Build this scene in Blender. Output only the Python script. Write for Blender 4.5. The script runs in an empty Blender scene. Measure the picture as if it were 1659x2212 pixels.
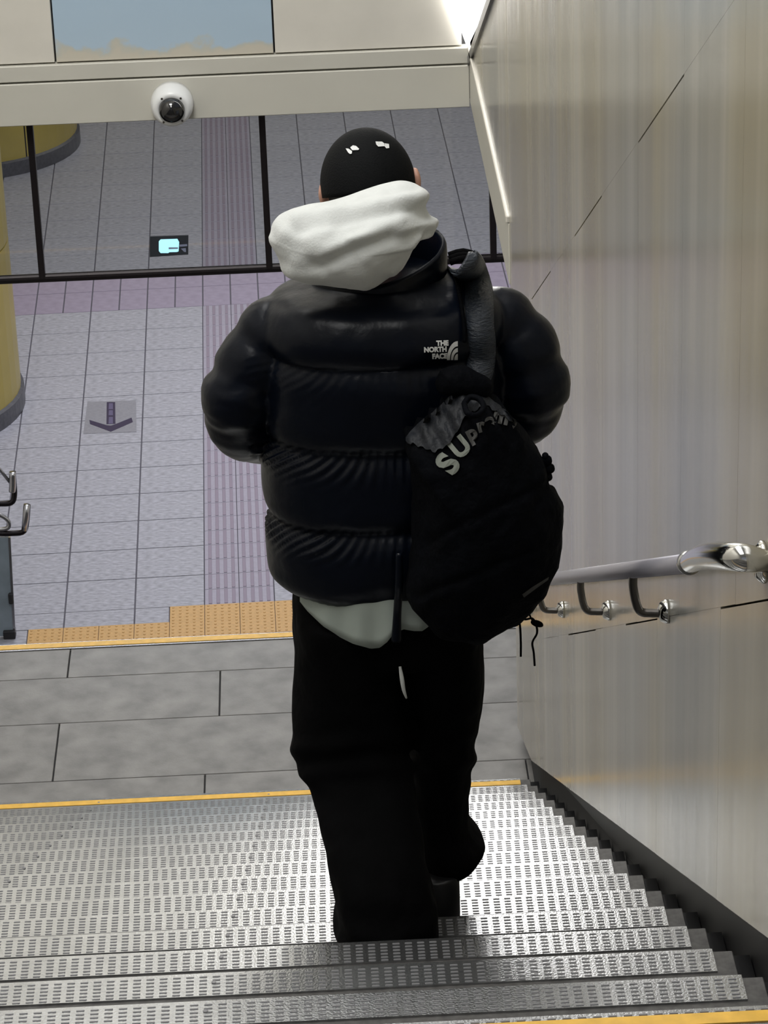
import bpy, bmesh, math, random
from mathutils import Vector, Matrix, noise, bvhtree
random.seed(7)
PI=math.pi
S=bpy.context.scene
C=S.collection
# ------------------------------------------------------------------ camera
ZO=11.72                      # lower floor is z = 0, the camera stands 11.72 m above it
FPX=6600.0; IW,IH=1659,2212
CM=((0.9987425995636365,-0.03819117561471574,-0.03247543567121805),
    (0.045515269204254305,0.41924839903420835,0.9067299157833699),
    (0.021013807035702506,0.9070679213887012,-0.42045951755364885))
RX,UP,FW=[Vector(r) for r in CM]
cam=bpy.data.objects.new('camera',bpy.data.cameras.new('camera')); C.objects.link(cam)
m=Matrix((RX,UP,-FW)).transposed().to_4x4(); m.translation=(0,0,ZO); cam.matrix_world=m
cam.data.sensor_fit='VERTICAL'; cam.data.sensor_height=24; cam.data.lens=FPX/IH*24
cam.data.clip_end=300; cam.data.clip_start=.1
S.camera=cam
# ------------------------------------------------------------------ world, lights, exposure
w=bpy.data.worlds.new('world'); S.world=w; w.use_nodes=True
w.node_tree.nodes['Background'].inputs[0].default_value=(.80,.86,1,1)
w.node_tree.nodes['Background'].inputs[1].default_value=.22
S.view_settings.view_transform='Standard'; S.view_settings.look='None'
S.view_settings.exposure=0.0; S.view_settings.gamma=1; S.view_settings.use_curve_mapping=False
def area(name,loc,sx,sy,power,col,rot=(0,0,0)):
    l=bpy.data.lights.new(name,'AREA'); l.shape='RECTANGLE'; l.size=sx; l.size_y=sy; l.energy=power; l.color=col
    o=bpy.data.objects.new(name,l); o.location=loc; o.rotation_euler=rot; C.objects.link(o); return o
area('stair_light',(-1.1,5.2,14.1),2.0,7.0,265,(1,.995,.975))
area('bulkhead_fill',(-1.2,8.9,13.9),2.4,1.6,235,(1,.99,.965),(1.05,0,0))  # added lamp, tilted forward to brighten the bulkhead
area('concourse_light',(-.5,27.5,7.6),7.0,9.0,640,(.87,.885,1))
area('far_concourse_light',(0,40,7.6),8.0,10.0,300,(1,.985,.95))
area('lower_stair_light',(-.6,17.0,7.6),3.5,4.0,160,(.93,.95,1))
# ------------------------------------------------------------------ pixel -> world helpers
def ray(px,py): return RX*((px-IW/2)/FPX)+UP*(-(py-IH/2)/FPX)+FW
CP=Vector((0,0,ZO))
def PY(px,py,Y): d=ray(px,py); return CP+d*(Y/d.y)
def PX(px,py,X): d=ray(px,py); return CP+d*(X/d.x)
def PZ(px,py,Z): d=ray(px,py); return CP+d*((Z-ZO)/d.z)
# ------------------------------------------------------------------ object helpers
def mk(name,me,mat=None,parent=None,smooth=False):
    o=bpy.data.objects.new(name,me); C.objects.link(o)
    if mat:
        for x in (mat if isinstance(mat,(list,tuple)) else [mat]): me.materials.append(x)
    if smooth:
        for p in me.polygons: p.use_smooth=True
    if parent: o.parent=parent
    return o
def meshof(bm,name='mesh'):
    me=bpy.data.meshes.new(name); bm.normal_update(); bm.to_mesh(me); bm.free(); return me
def tag(o,label=None,cat=None,group=None,kind=None):
    if label:o['label']=label
    if cat:o['category']=cat
    if group:o['group']=group
    if kind:o['kind']=kind
    return o
def empty(name,loc,label,cat,group=None):
    o=bpy.data.objects.new(name,None); o.location=loc; C.objects.link(o); tag(o,label,cat,group)
    o.empty_display_size=.1; bpy.context.view_layer.update(); return o
def adopt(o,parent):
    o.parent=parent; o.matrix_parent_inverse=Matrix.Translation(parent.location).inverted(); return o
def bbox(bm,x0,x1,y0,y1,z0,z1,bev=0,mi=0):
    vs=[bm.verts.new((x,y,z)) for x in (x0,x1) for y in (y0,y1) for z in (z0,z1)]
    F=[(0,1,3,2),(4,6,7,5),(0,4,5,1),(2,3,7,6),(0,2,6,4),(1,5,7,3)]
    fs=[bm.faces.new([vs[i] for i in f]) for f in F]
    for f in fs: f.material_index=mi
    if bev:
        es=list({e for f in fs for e in f.edges}); bmesh.ops.bevel(bm,geom=es,offset=bev,segments=1,affect='EDGES')
def boxme(x0,x1,y0,y1,z0,z1,bev=0):
    bm=bmesh.new(); bbox(bm,x0,x1,y0,y1,z0,z1,bev); return meshof(bm)
def prism(bm,poly,axis,a,b,mi=0):
    """poly: list of 2d pts; axis X: (y,z) extruded from x=a to b; axis Y: (x,z); axis Z: (x,y)"""
    def v(p,t): return {'X':(t,p[0],p[1]),'Y':(p[0],t,p[1]),'Z':(p[0],p[1],t)}[axis]
    A=[bm.verts.new(v(p,a)) for p in poly]; B=[bm.verts.new(v(p,b)) for p in poly]
    n=len(poly); fs=[bm.faces.new(A),bm.faces.new(B[::-1])]
    for i in range(n): fs.append(bm.faces.new([A[i],B[i],B[(i+1)%n],A[(i+1)%n]]))
    for f in fs: f.material_index=mi
    bmesh.ops.recalc_face_normals(bm,faces=fs)
def spline(pts,n):
    out=[]; P=[pts[0]]+list(pts)+[pts[-1]]
    for i in range(1,len(P)-2):
        for j in range(n):
            t=j/n; a,b,c,d=P[i-1],P[i],P[i+1],P[i+2]
            out.append(.5*((2*b)+(c-a)*t+(2*a-5*b+4*c-d)*t*t+(3*b-a-3*c+d)*t*t*t))
    out.append(pts[-1].copy()); return out
def tube(bm,pts,rad,seg=12,sub=4,mi=0,flat=1.0):
    """swept tube; pts vectors, rad list/number"""
    if not isinstance(rad,(list,tuple)): rad=[rad]*len(pts)
    P4=[Vector((p[0],p[1],p[2],r)) for p,r in zip(pts,rad)]
    Q=spline(P4,sub) if sub>1 else P4
    pos=[Vector(q[:3]) for q in Q]; rr=[q[3] for q in Q]
    rings=[]; N=None
    for i,p in enumerate(pos):
        t=(pos[min(i+1,len(pos)-1)]-pos[max(i-1,0)]).normalized()
        if N is None:
            N=t.cross(Vector((0,0,1)))
            if N.length<.1: N=t.cross(Vector((0,1,0)))
        N=(N-t*N.dot(t)).normalized(); B=t.cross(N)
        rings.append([bm.verts.new(p+(N*math.cos(a)+B*math.sin(a)*flat)*rr[i]) for a in [2*PI*k/seg for k in range(seg)]])
    fs=[]
    for a,b in zip(rings,rings[1:]):
        for k in range(seg): fs.append(bm.faces.new([a[k],a[(k+1)%seg],b[(k+1)%seg],b[k]]))
    fs.append(bm.faces.new(rings[0][::-1])); fs.append(bm.faces.new(rings[-1]))
    for f in fs: f.material_index=mi
def lathe(bm,prof,M=Matrix(),seg=24,mi=0):
    """profile (r,h) around local z, transformed by M"""
    R=[]
    for r,h in prof:
        if r<1e-6: R.append([bm.verts.new(M@Vector((0,0,h)))])
        else: R.append([bm.verts.new(M@Vector((r*math.cos(2*PI*k/seg),r*math.sin(2*PI*k/seg),h))) for k in range(seg)])
    for a,b in zip(R,R[1:]):
        for k in range(seg):
            k2=(k+1)%seg
            q=[a[k%len(a)],a[k2%len(a)],b[k2%len(b)],b[k%len(b)]]
            q=list(dict.fromkeys(q))
            if len(q)>2:
                f=bm.faces.new(q); f.material_index=mi
def ellipsoid(bm,c,r,R=Matrix(),u=28,v=18):
    T=Matrix.Translation(c)@R.to_4x4()@Matrix.Diagonal((r[0],r[1],r[2],1))
    bmesh.ops.create_uvsphere(bm,u_segments=u,v_segments=v,radius=1,matrix=T)
def voxel(bm,size,smooth=0):
    me=meshof(bm); o=bpy.data.objects.new('tmp',me); C.objects.link(o)
    md=o.modifiers.new('r','REMESH'); md.mode='VOXEL'; md.voxel_size=size
    if smooth:
        s=o.modifiers.new('s','SMOOTH'); s.factor=.5; s.iterations=smooth
    bpy.context.view_layer.update()
    dg=bpy.context.evaluated_depsgraph_get()
    out=bpy.data.meshes.new_from_object(o.evaluated_get(dg)); bpy.data.objects.remove(o); 
    return out
def bvh(me): return bvhtree.BVHTree.FromPolygons([v.co.copy() for v in me.vertices],[tuple(p.vertices) for p in me.polygons])
def nz(p,s=1.0,o=0.0): return noise.noise(Vector((p[0]*s+o,p[1]*s+o,p[2]*s)))
# ------------------------------------------------------------------ materials
def mat(name,col,rough=.5,metal=0,spec=.5,noise_amt=0,noise_scale=8,bump=0,bump_scale=60,coat=0,stretch=(1,1,1),sheen=0,emis=0,detail=4):
    m=bpy.data.materials.new(name); m.use_nodes=True; nt=m.node_tree; b=nt.nodes['Principled BSDF']
    b.inputs['Base Color'].default_value=(*col,1); b.inputs['Roughness'].default_value=rough
    b.inputs['Metallic'].default_value=metal; b.inputs['Specular IOR Level'].default_value=spec
    b.inputs['Coat Weight'].default_value=coat
    if sheen: b.inputs['Sheen Weight'].default_value=sheen
    if emis:
        b.inputs['Emission Color'].default_value=(*col,1); b.inputs['Emission Strength'].default_value=emis
    tc=nt.nodes.new('ShaderNodeTexCoord'); mp=nt.nodes.new('ShaderNodeMapping'); mp.inputs['Scale'].default_value=stretch
    nt.links.new(tc.outputs['Object'],mp.inputs[0])
    if noise_amt:
        n=nt.nodes.new('ShaderNodeTexNoise'); n.inputs['Scale'].default_value=noise_scale; n.inputs['Detail'].default_value=detail
        nt.links.new(mp.outputs[0],n.inputs[0])
        r=nt.nodes.new('ShaderNodeMapRange'); r.inputs[1].default_value=.3; r.inputs[2].default_value=.7
        r.inputs[3].default_value=1-noise_amt; r.inputs[4].default_value=1+noise_amt
        nt.links.new(n.outputs[0],r.inputs[0])
        mx=nt.nodes.new('ShaderNodeMix'); mx.data_type='RGBA'; mx.blend_type='MULTIPLY'; mx.inputs[0].default_value=1
        mx.inputs[6].default_value=(*col,1); nt.links.new(r.outputs[0],mx.inputs[7]); nt.links.new(mx.outputs[2],b.inputs['Base Color'])
    if bump:
        n2=nt.nodes.new('ShaderNodeTexNoise'); n2.inputs['Scale'].default_value=bump_scale; n2.inputs['Detail'].default_value=3
        nt.links.new(mp.outputs[0],n2.inputs[0])
        bp=nt.nodes.new('ShaderNodeBump'); bp.inputs['Strength'].default_value=bump; bp.inputs['Distance'].default_value=.01
        nt.links.new(n2.outputs[0],bp.inputs['Height']); nt.links.new(bp.outputs[0],b.inputs['Normal'])
    return m
def ramp(nt,stops):
    r=nt.nodes.new('ShaderNodeValToRGB'); e=r.color_ramp.elements
    while len(e)<len(stops): e.new(.5)
    for x,(p,c) in zip(e,stops): x.position=p; x.color=(*c,1)
    return r
M={}
M['stone']=mat('tread_stone',(.075,.072,.07),.45,noise_amt=.35,noise_scale=60)
M['landing']=mat('landing_stone',(.20,.195,.188),.42,noise_amt=.30,noise_scale=7,bump=.05,bump_scale=120,detail=7)
M['joint']=mat('dark_joint',(.03,.03,.032),.8)
M['metal']=mat('nosing_metal',(.45,.46,.47),.23,metal=.95,noise_amt=.12,noise_scale=9,bump=.10,bump_scale=220)
M['slot']=mat('nosing_slot',(.23,.23,.24),.5,metal=.3)
M['yellow']=mat('yellow_stripe',(.78,.46,.07),.4,noise_amt=.12,noise_scale=30)
M['black']=mat('black_skirting',(.010,.010,.011),.45,spec=.25,noise_amt=.3,noise_scale=6)
M['tile']=mat('floor_tile',(.37,.37,.40),.45,noise_amt=.26,noise_scale=16,bump=.06,bump_scale=60,stretch=(1,2.2,1),detail=6)
M['mauve']=mat('mauve_tile',(.33,.285,.36),.45,noise_amt=.10,noise_scale=12)
M['tact']=mat('tactile_block',(.36,.335,.39),.45,noise_amt=.06,noise_scale=20)
M['tbar']=mat('tactile_bar',(.27,.225,.275),.5)
M['orange']=mat('orange_block',(.60,.36,.13),.5,noise_amt=.08,noise_scale=30)
M['grout']=mat('floor_grout',(.12,.115,.13),.8)
M['ypaint']=mat('yellow_column_panel',(.42,.33,.08),.35,noise_amt=.08,noise_scale=2)
M['colbase']=mat('column_base',(.085,.085,.095),.4,noise_amt=.2,noise_scale=30)
M['beam']=mat('beam_enamel',(.60,.585,.52),.35,noise_amt=.03,noise_scale=3)
M['beige']=mat('beige_panel',(.72,.69,.62),.35,noise_amt=.04,noise_scale=5)
M['white']=mat('white_plastic',(.80,.81,.81),.3)
M['dome']=mat('smoked_dome',(.008,.008,.009),.05,coat=1)
M['frame']=mat('dark_bronze_frame',(.022,.018,.02),.25,metal=.5)
M['steel']=mat('brushed_steel',(.60,.60,.60),.26,metal=1,noise_amt=.06,noise_scale=20)
M['chrome']=mat('polished_steel',(.72,.72,.70),.12,metal=1)
M['railgrey']=mat('handrail_sleeve',(.34,.33,.37),.35,metal=.35)
M['bracket']=mat('bracket_steel',(.16,.15,.14),.30,metal=.9)
M['ceil']=mat('ceiling_white',(.7,.7,.68),.6)
M['lamp']=mat('lit_panel',(1,.98,.95),.5,emis=7.0)
M['lampsoft']=mat('lit_diffuser',(.9,.94,1),.5,emis=5.0)
M['jacket']=mat('nylon_navy',(.0016,.0030,.0072),.31,spec=.20,bump=.10,bump_scale=40,noise_amt=.2,noise_scale=4)
M['trouser']=mat('black_cotton',(.0012,.0012,.0015),.85,spec=.07,bump=.3,bump_scale=30)
M['capm']=mat('black_cap_twill',(.003,.0035,.004),.8,spec=.15,bump=.2,bump_scale=300)
M['hair']=mat('black_hair',(.004,.004,.004),.55,bump=.5,bump_scale=200,stretch=(4,4,1))
M['fleece']=mat('off_white_fleece',(.67,.69,.675),.85,spec=.2,noise_amt=.04,noise_scale=30,bump=.15,bump_scale=220,sheen=.3)
M['shirt']=mat('pale_shirt',(.40,.45,.41),.8,spec=.2,noise_amt=.06,noise_scale=12)
M['skin']=mat('skin',(.55,.30,.22),.5,noise_amt=.05)
M['bag']=mat('black_pack_cloth',(.0009,.0013,.0026),.75,spec=.07,bump=.5,bump_scale=50,noise_amt=.25,noise_scale=14)
M['baglit']=mat('lit_pack_cloth',(.008,.010,.0145),.6,spec=.4,bump=.6,bump_scale=40,noise_amt=.4,noise_scale=25)  # paler copy of the pack cloth, light put into its colour
M['strap']=mat('padded_strap_cloth',(.020,.026,.036),.45,spec=.5,bump=.5,bump_scale=90,stretch=(1,1,4),noise_amt=.25,noise_scale=30)
M['glyph']=mat('pale_print',(.22,.24,.21),.6)
M['glyphdim']=mat('dim_print',(.05,.05,.048),.6,noise_amt=.3,noise_scale=60)  # fold shadow put into the letters' colour; also the tab's colour
M['embro']=mat('white_embroidery',(.75,.76,.75),.6,noise_amt=.1,noise_scale=400)
M['purple']=mat('purple_arrow',(.018,.009,.05),.4)
M['purple2']=mat('purple_arrow_pale',(.10,.085,.17),.4)
M['sticker']=mat('arrow_backing',(.25,.25,.275),.35,noise_amt=.1,noise_scale=30)
M['shoe']=mat('shoe_leather',(.006,.006,.007),.4)
M['cyan_area']=mat('cyan_glow',(.38,.78,.92),.3,emis=.9)
M['plate']=mat('plate_dark',(.03,.035,.045),.4)
M['platemark']=mat('plate_mark',(.25,.28,.4),.5)
# wall enamel: vertical streaks, glossy, slightly wavy
def wallmat():
    m=mat('wall_enamel',(.5,.47,.4),.20,spec=.5); nt=m.node_tree; b=nt.nodes['Principled BSDF']
    tc=nt.nodes.new('ShaderNodeTexCoord')
    def st(sc,scale,det=3):
        mp=nt.nodes.new('ShaderNodeMapping'); mp.inputs['Scale'].default_value=sc; nt.links.new(tc.outputs['Object'],mp.inputs[0])
        n=nt.nodes.new('ShaderNodeTexNoise'); n.inputs['Scale'].default_value=scale; n.inputs['Detail'].default_value=det
        nt.links.new(mp.outputs[0],n.inputs[0]); return n
    n1=st((.01,1,.03),3.0,3); n2=st((.01,1,.02),1.3,2)
    r=ramp(nt,[(.30,(.30,.28,.245)),(.45,(.35,.33,.285)),(.55,(.39,.37,.32)),(.66,(.46,.435,.38)),(.74,(.35,.34,.305))]); nt.links.new(n1.outputs[0],r.inputs[0])
    r2=ramp(nt,[(.35,(.80,.84,.90)),(.5,(1,1,1)),(.65,(1.0,.95,.80))]); nt.links.new(n2.outputs[0],r2.inputs[0])
    mx=nt.nodes.new('ShaderNodeMix'); mx.data_type='RGBA'; mx.blend_type='MULTIPLY'; mx.inputs[0].default_value=1
    nt.links.new(r.outputs[0],mx.inputs[6]); nt.links.new(r2.outputs[0],mx.inputs[7]); nt.links.new(mx.outputs[2],b.inputs['Base Color'])
    n3=st((.01,1,.03),3.2,3)
    bp=nt.nodes.new('ShaderNodeBump'); bp.inputs['Strength'].default_value=.35; bp.inputs['Distance'].default_value=.01
    nt.links.new(n3.outputs[0],bp.inputs['Height']); nt.links.new(bp.outputs[0],b.inputs['Normal'])
    return m
M['wall']=wallmat()
def skypanel():
    m=mat('blue_sky_panel',(.3,.5,.7),.35); nt=m.node_tree; b=nt.nodes['Principled BSDF']
    tc=nt.nodes.new('ShaderNodeTexCoord'); sx=nt.nodes.new('ShaderNodeSeparateXYZ'); nt.links.new(tc.outputs['Object'],sx.inputs[0])
    n=nt.nodes.new('ShaderNodeTexNoise'); n.inputs['Scale'].default_value=7; n.inputs['Detail'].default_value=6; nt.links.new(tc.outputs['Object'],n.inputs[0])
    a=nt.nodes.new('ShaderNodeMath'); a.operation='MULTIPLY_ADD'; a.inputs[1].default_value=.22; nt.links.new(n.outputs[0],a.inputs[0])
    z=nt.nodes.new('ShaderNodeMath'); z.operation='SUBTRACT'; nt.links.new(sx.outputs[2],z.inputs[0]); z.inputs[1].default_value=PY(300,135,12.69).z+.150
    nt.links.new(z.outputs[0],a.inputs[2])
    g=ramp(nt,[(.0,(.62,.58,.49)),(.02,(.56,.56,.50)),(.04,(.46,.59,.71)),(1,(.39,.54,.71))]); nt.links.new(a.outputs[0],g.inputs[0])
    nt.links.new(g.outputs[0],b.inputs['Base Color']); return m
M['sky']=skypanel()
def glassmat():
    m=bpy.data.materials.new('smoke_glass'); m.use_nodes=True; nt=m.node_tree; nt.nodes.remove(nt.nodes['Principled BSDF'])
    t=nt.nodes.new('ShaderNodeBsdfTransparent'); t.inputs[0].default_value=(.85,.86,.86,1)
    g=nt.nodes.new('ShaderNodeBsdfGlossy'); g.inputs[1].default_value=.02; g.inputs[0].default_value=(1,1,1,1)
    f=nt.nodes.new('ShaderNodeFresnel'); f.inputs[0].default_value=1.45
    x=nt.nodes.new('ShaderNodeMixShader'); nt.links.new(f.outputs[0],x.inputs[0]); nt.links.new(t.outputs[0],x.inputs[1]); nt.links.new(g.outputs[0],x.inputs[2])
    nt.links.new(x.outputs[0],nt.nodes['Material Output'].inputs[0]); return m
M['glass']=glassmat()
# ------------------------------------------------------------------ stair numbers
RUN,RISE=.3578029,.1788214
YN,ZN=4.087159,ZO-2.8015865       # nosing 0
def ny(k): return YN+k*RUN
def nzz(k): return ZN-k*RISE
XE,XS,XW,XB=.694,.732,.733,.770
XL=-3.4
LAST=16; ZL=nzz(LAST+1); YL=11.44
def pitch(y): return ZN-(y-YN)*RISE/RUN
# ------------------------------------------------------------------ lower floor
DL=-.01784
UT=Vector((math.cos(DL),-math.sin(DL),0)); VT=Vector((math.sin(DL),math.cos(DL),0))
O=Vector((-1.056,25.351,0))       # a tile corner on the left edge of the tactile path
fl=mk('floor',boxme(-9,7,22.42,62,-.3,-.012),M['grout']); tag(fl,'pale grey tiled floor of the lower concourse','floor',kind='structure')
def tileme(w,d,g=.0065,h=.012): return boxme(g,w-g,g,d-g,-h,0,.002)
def place(name,me,mt,u,v,parent,dz=0):
    o=bpy.data.objects.new(name,me); C.objects.link(o); 
    o.location=O+UT*u+VT*v+Vector((0,0,dz)); o.rotation_euler=(0,0,-DL); o.parent=parent
    return o
T6=tileme(.6,.6); T6.materials.append(M['tile'])
TM=tileme(.3,.6); TM.materials.append(M['mauve'])
bm=bmesh.new(); bbox(bm,.003,.297,.003,.297,-.012,0,.002)
for i in range(4): bbox(bm,.035+i*.0675,.035+i*.0675+.03,.015,.285,0,.005,.0015,1)
TB=meshof(bm); TB.materials.append(M['tact']); TB.materials.append(M['tbar'])
for p in TB.polygons:
    if p.center.z>.0005: p.material_index=1
bm=bmesh.new(); bbox(bm,.002,.298,.002,.298,-.012,0,.002)
for i in range(5):
    for j in range(5): lathe(bm,[(.012,0),(.009,.005),(0,.005)],Matrix.Translation((.03+i*.06,.03+j*.06,0)),8)
TO=meshof(bm); TO.materials.append(M['orange'])
T3=tileme(.6,.3); T3.materials.append(M['tile'])
tile_half=tileme(.3,.3); tile_half.materials.append(M['tile'])
cols=[-4,-3,-2,-1]+['t']+[0,1,2,3,4]
for r in range(-3,22):
    v=r*.6
    mauve=(r in (9,10))
    for c in range(-5,6):
        u=c*.6 if c<0 else .6+c*.6
        # only where the photograph can see it
        p=O+UT*(u+.3)+VT*(v+.3)
        if p.x<-4.6 or p.x>2.9 or (r<9 and p.x>2.2): continue
        if mauve:
            place('tile',TM,None,u,v,fl); place('tile',TM,None,u+.3,v,fl)
        else: place('tile',T6,None,u,v,fl)
bm=bmesh.new()      # tiles outside the picture, joined
for r in range(-3,50):
    for c in range(-12,10):
        u=c*.6 if c<0 else .6+c*.6; v=r*.6; p=O+UT*(u+.3)+VT*(v+.3)
        if r<22 and -5<=c<6 and not(p.x<-4.6 or p.x>2.9 or (r<9 and p.x>2.2)): continue
        if p.x<-8.4 or p.x>6.4: continue
        q=[O+UT*(u+a)+VT*(v+b) for a,b in ((.0065,.0065),(.5935,.0065),(.5935,.5935),(.0065,.5935))]
        prism(bm,[tuple(k[:2]) for k in q],'Z',-.012,0)
tl=mk('tiles',meshof(bm),M['tile'],fl); tl['kind']='stuff'
for r in range(-6,44):
    if r in (18,19,20,21): 
        for c in (0,.3):
            if r%2==0: place('tile',TM,None,c,r*.3,fl)
        continue
    for c in (0,.3): place('tactile_block',TB,None,c,r*.3,fl)
for c in range(-5,12): place('orange_block',TO,None,c*.3,-2.385,fl)
for c in range(-1,12): place('orange_block',TO,None,c*.3,-2.0925,fl,.0005)
for c in (-4,-3,-2,-1): place('tile',T3,None,c*.6 if c<-1 else -.6,-2.095,fl) if c<-1 else place('tile',tile_half,None,-.6,-2.095,fl)
for c in (-4,-3): place('tile',T3,None,c*.6-.3,-2.395,fl)
for c in (0,.3): place('tactile_block',TB,None,c,-1.8,fl) if False else None
# arrow sticker on the floor
st=empty('floor_sticker',(-2.03,27.8,0),'purple arrow sticker pointing down the picture on the pale floor tiles','sticker')
def pxpoly(pts,z): return [tuple(PZ(x,y,z)[:2]) for x,y in pts]
bm=bmesh.new(); prism(bm,pxpoly([(189,868),(294,865),(295,933),(180,937)],.002),'Z',.001,.003); adopt(mk('backing',meshof(bm),M['sticker']),st)
def apx(pts): return [(180+x/13.825,850+y/13.825) for x,y in pts]
bm=bmesh.new()
prism(bm,pxpoly(apx([(700,255),(950,255),(960,905),(690,915)]),.004),'Z',.003,.0045)
prism(bm,pxpoly(apx([(180,790),(690,945),(820,960),(820,1140),(200,910)]),.004),'Z',.003,.0045)
prism(bm,pxpoly(apx([(820,960),(960,915),(1440,720),(1480,850),(820,1140)]),.004),'Z',.003,.0045)
adopt(mk('arrow',meshof(bm),M['purple']),st)
bm=bmesh.new()
for a,b in ((290,470),(500,650),(700,900)): prism(bm,pxpoly(apx([(765,a),(880,a),(885,b),(755,b)]),.005),'Z',.0045,.0052)
tag(adopt(mk('lettering',meshof(bm),M['purple2']),st),'pale marks inside the arrow shaft')
# ------------------------------------------------------------------ yellow columns
def column(x,y,r,label):
    e=empty('round_column',(x,y,0),label,'column','yellow round columns')
    n=5
    for k in range(n):
        z0=.19+k*1.55; z1=min(z0+1.53,7.8); bm=bmesh.new()
        for h in range(4):
            a0=2*PI*h/4+.012+k*.0+.62; a1=2*PI*(h+1)/4+.62-.002
            bm2=[]; N=12
            lo=[[bm.verts.new((x+rr*math.cos(a0+(a1-a0)*i/N),y+rr*math.sin(a0+(a1-a0)*i/N),z)) for i in range(N+1)] for rr,z in ((r,z0),(r,z1),(r-.03,z1),(r-.03,z0))]
            for q in range(4):
                A,B=lo[q],lo[(q+1)%4]
                for i in range(N): bm.faces.new([A[i],A[i+1],B[i+1],B[i]])
        bmesh.ops.recalc_face_normals(bm,faces=bm.faces[:])
        adopt(mk('panel',meshof(bm),M['ypaint'],smooth=False),e)
    bm=bmesh.new(); lathe(bm,[(0,.0),(r+.03,.0),(r+.03,.17),(r,.19),(0,.19)],Matrix.Translation((x,y,0)),64); adopt(mk('base',meshof(bm),M['colbase']),e)
    bm=bmesh.new(); lathe(bm,[(0,.18),(r-.02,.18),(r-.02,7.85),(0,7.85)],Matrix.Translation((x,y,0)),48); adopt(mk('core',meshof(bm),M['joint']),e)
column(-4.215,28.25,1.3,'yellow round column at the left edge, nearest one, dark base')
column(-4.13,36.65,1.33,'yellow round column behind the hanging glass, second from the stairs')
column(-4.05,45.0,1.3,'yellow round column hidden farthest back in the concourse')
# ------------------------------------------------------------------ landing
ld=mk('floor',boxme(XL,3.0,ny(LAST)-.0,YL-.02,ZL-.35,ZL-.012),M['joint']); tag(ld,'grey stone landing at the foot of the upper flight','floor',kind='structure')
rows=[(ny(LAST)+.004,10.279,[-2.75,-1.6,-.487+.0,.75,1.9]),(10.279,10.743,[-2.4,-1.074,.9,2.1]),(10.743,11.130,[-2.9,-1.7,-.437,.86,2.0]),(11.130,YL-.055,[-2.3,-1.065,.95,2.2])]
for y0,y1,br in rows:
    e=[XL]+br+[3.0]
    for a,b in zip(e,e[1:]):
        c=((a+b)/2,(y0+y1)/2)
        me=boxme(a-c[0]+.003,b-c[0]-.003,y0-c[1]+.003,y1-c[1]-.003,-.012,0,.0015); o=mk('stone',me,M['landing'],ld); o.location=(c[0],c[1],ZL)
# ------------------------------------------------------------------ staircase, upper flight
sc=empty('staircase',(0,YN,ZN),'upper flight of stone steps with metal ribbed nosings','stairs')
PW=.072
def plate(stripe=False,x1=XE,x0=XL,dash=True):
    bm=bmesh.new(); bbox(bm,x0,x1,-PW,.003,-.001,.004,0); bbox(bm,x0,x1,-.001,.003,-.035,-.001,0)
    n=int((x1-x0-.02)/.0245)
    rws=[-.010,-.0215,-.033,-.0445,-.056,-.0665] if not stripe else [-.007,-.050,-.0615]
    if dash:
        for i in range(n):
            xc=x1-.018-i*.0245
            for r in rws:
                a,b,c,d=xc-.0072,xc+.0072,r-.0019,r+.0019
                v=[bm.verts.new(q) for q in ((a,c,.004),(b,c,.004),(b,d,.004),(a,d,.004),(a+.001,c+.0005,.0052),(b-.001,c+.0005,.0052),(b-.001,d-.0005,.0052),(a+.001,d-.0005,.0052))]
                for f in ((4,5,6,7),(0,1,5,4),(1,2,6,5),(2,3,7,6),(3,0,4,7)): bm.faces.new([v[j] for j in f]).material_index=1
    for xs in (-.235,-.86,-1.5,-2.2,-2.9):   # screws
        lathe(bm,[(.0045,.004),(.0045,.0062),(0,.0066)],Matrix.Translation((xs,-.030,0)),8,1)
    if stripe: bbox(bm,x0,x1,-.043,-.013,.004,.0062,0,2)
    me=meshof(bm); 
    for k in ('metal','slot','yellow'): me.materials.append(M[k])
    return me
PL=plate(); PS=plate(True)
for k in range(-8,LAST+1):
    y0=ny(k-1) if k>-8 else ny(k)-3.5
    o=mk('step',boxme(XL,XS,y0-ny(k),0,-RISE-.10,0,.002),M['stone'],sc); o.location=(0,ny(k)-YN,nzz(k)-ZN)
    p=bpy.data.objects.new('nosing_plate',PS if k in (0,LAST) else PL); C.objects.link(p); p.parent=o
    if k in (0,LAST): tag(p,'nosing plate with a yellow stripe')
    g=mk('side_gutter',boxme(XS+.001,XB-.006,y0-ny(k),0,-RISE-.12,-.012),M['black'],o)
# lower flight, hidden just under the line of sight
s2=empty('staircase',(0,YL,ZL),'landing edge with yellow striped nosing and the flight below it','stairs')
n=33; r2=(ZL)/n; u2=(22.40-YL)/(n-1)
pe=boxme(XL,2.4,-.055,0,-.05,.0,.001)
for k in range(0,n):
    y0=YL-.02 if k==0 else YL+(k-1)*u2
    y1=YL+k*u2; z=ZL-k*r2
    if k==0:
        o=mk('step',boxme(XL,2.4,YL-.06-YL,0,-r2,-.006,0),M['stone'],s2); o.location=(0,0,0)
    else:
        o=mk('step',boxme(XL,2.4,-(u2),0,-r2-.1,0,0),M['stone'],s2); o.location=(0,y1-YL,z-ZL)
    if k==0:
        bm=bmesh.new(); bbox(bm,XL,2.4,-.055,.004,-.006,.003,0); bbox(bm,XL,2.4,-.042,-.004,.003,.005,0,1); me=meshof(bm)
        me.materials.append(M['metal']); me.materials.append(M['yellow']); q=mk('nosing_plate',me,None,o); tag(q,'nosing plate with a yellow stripe')
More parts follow.
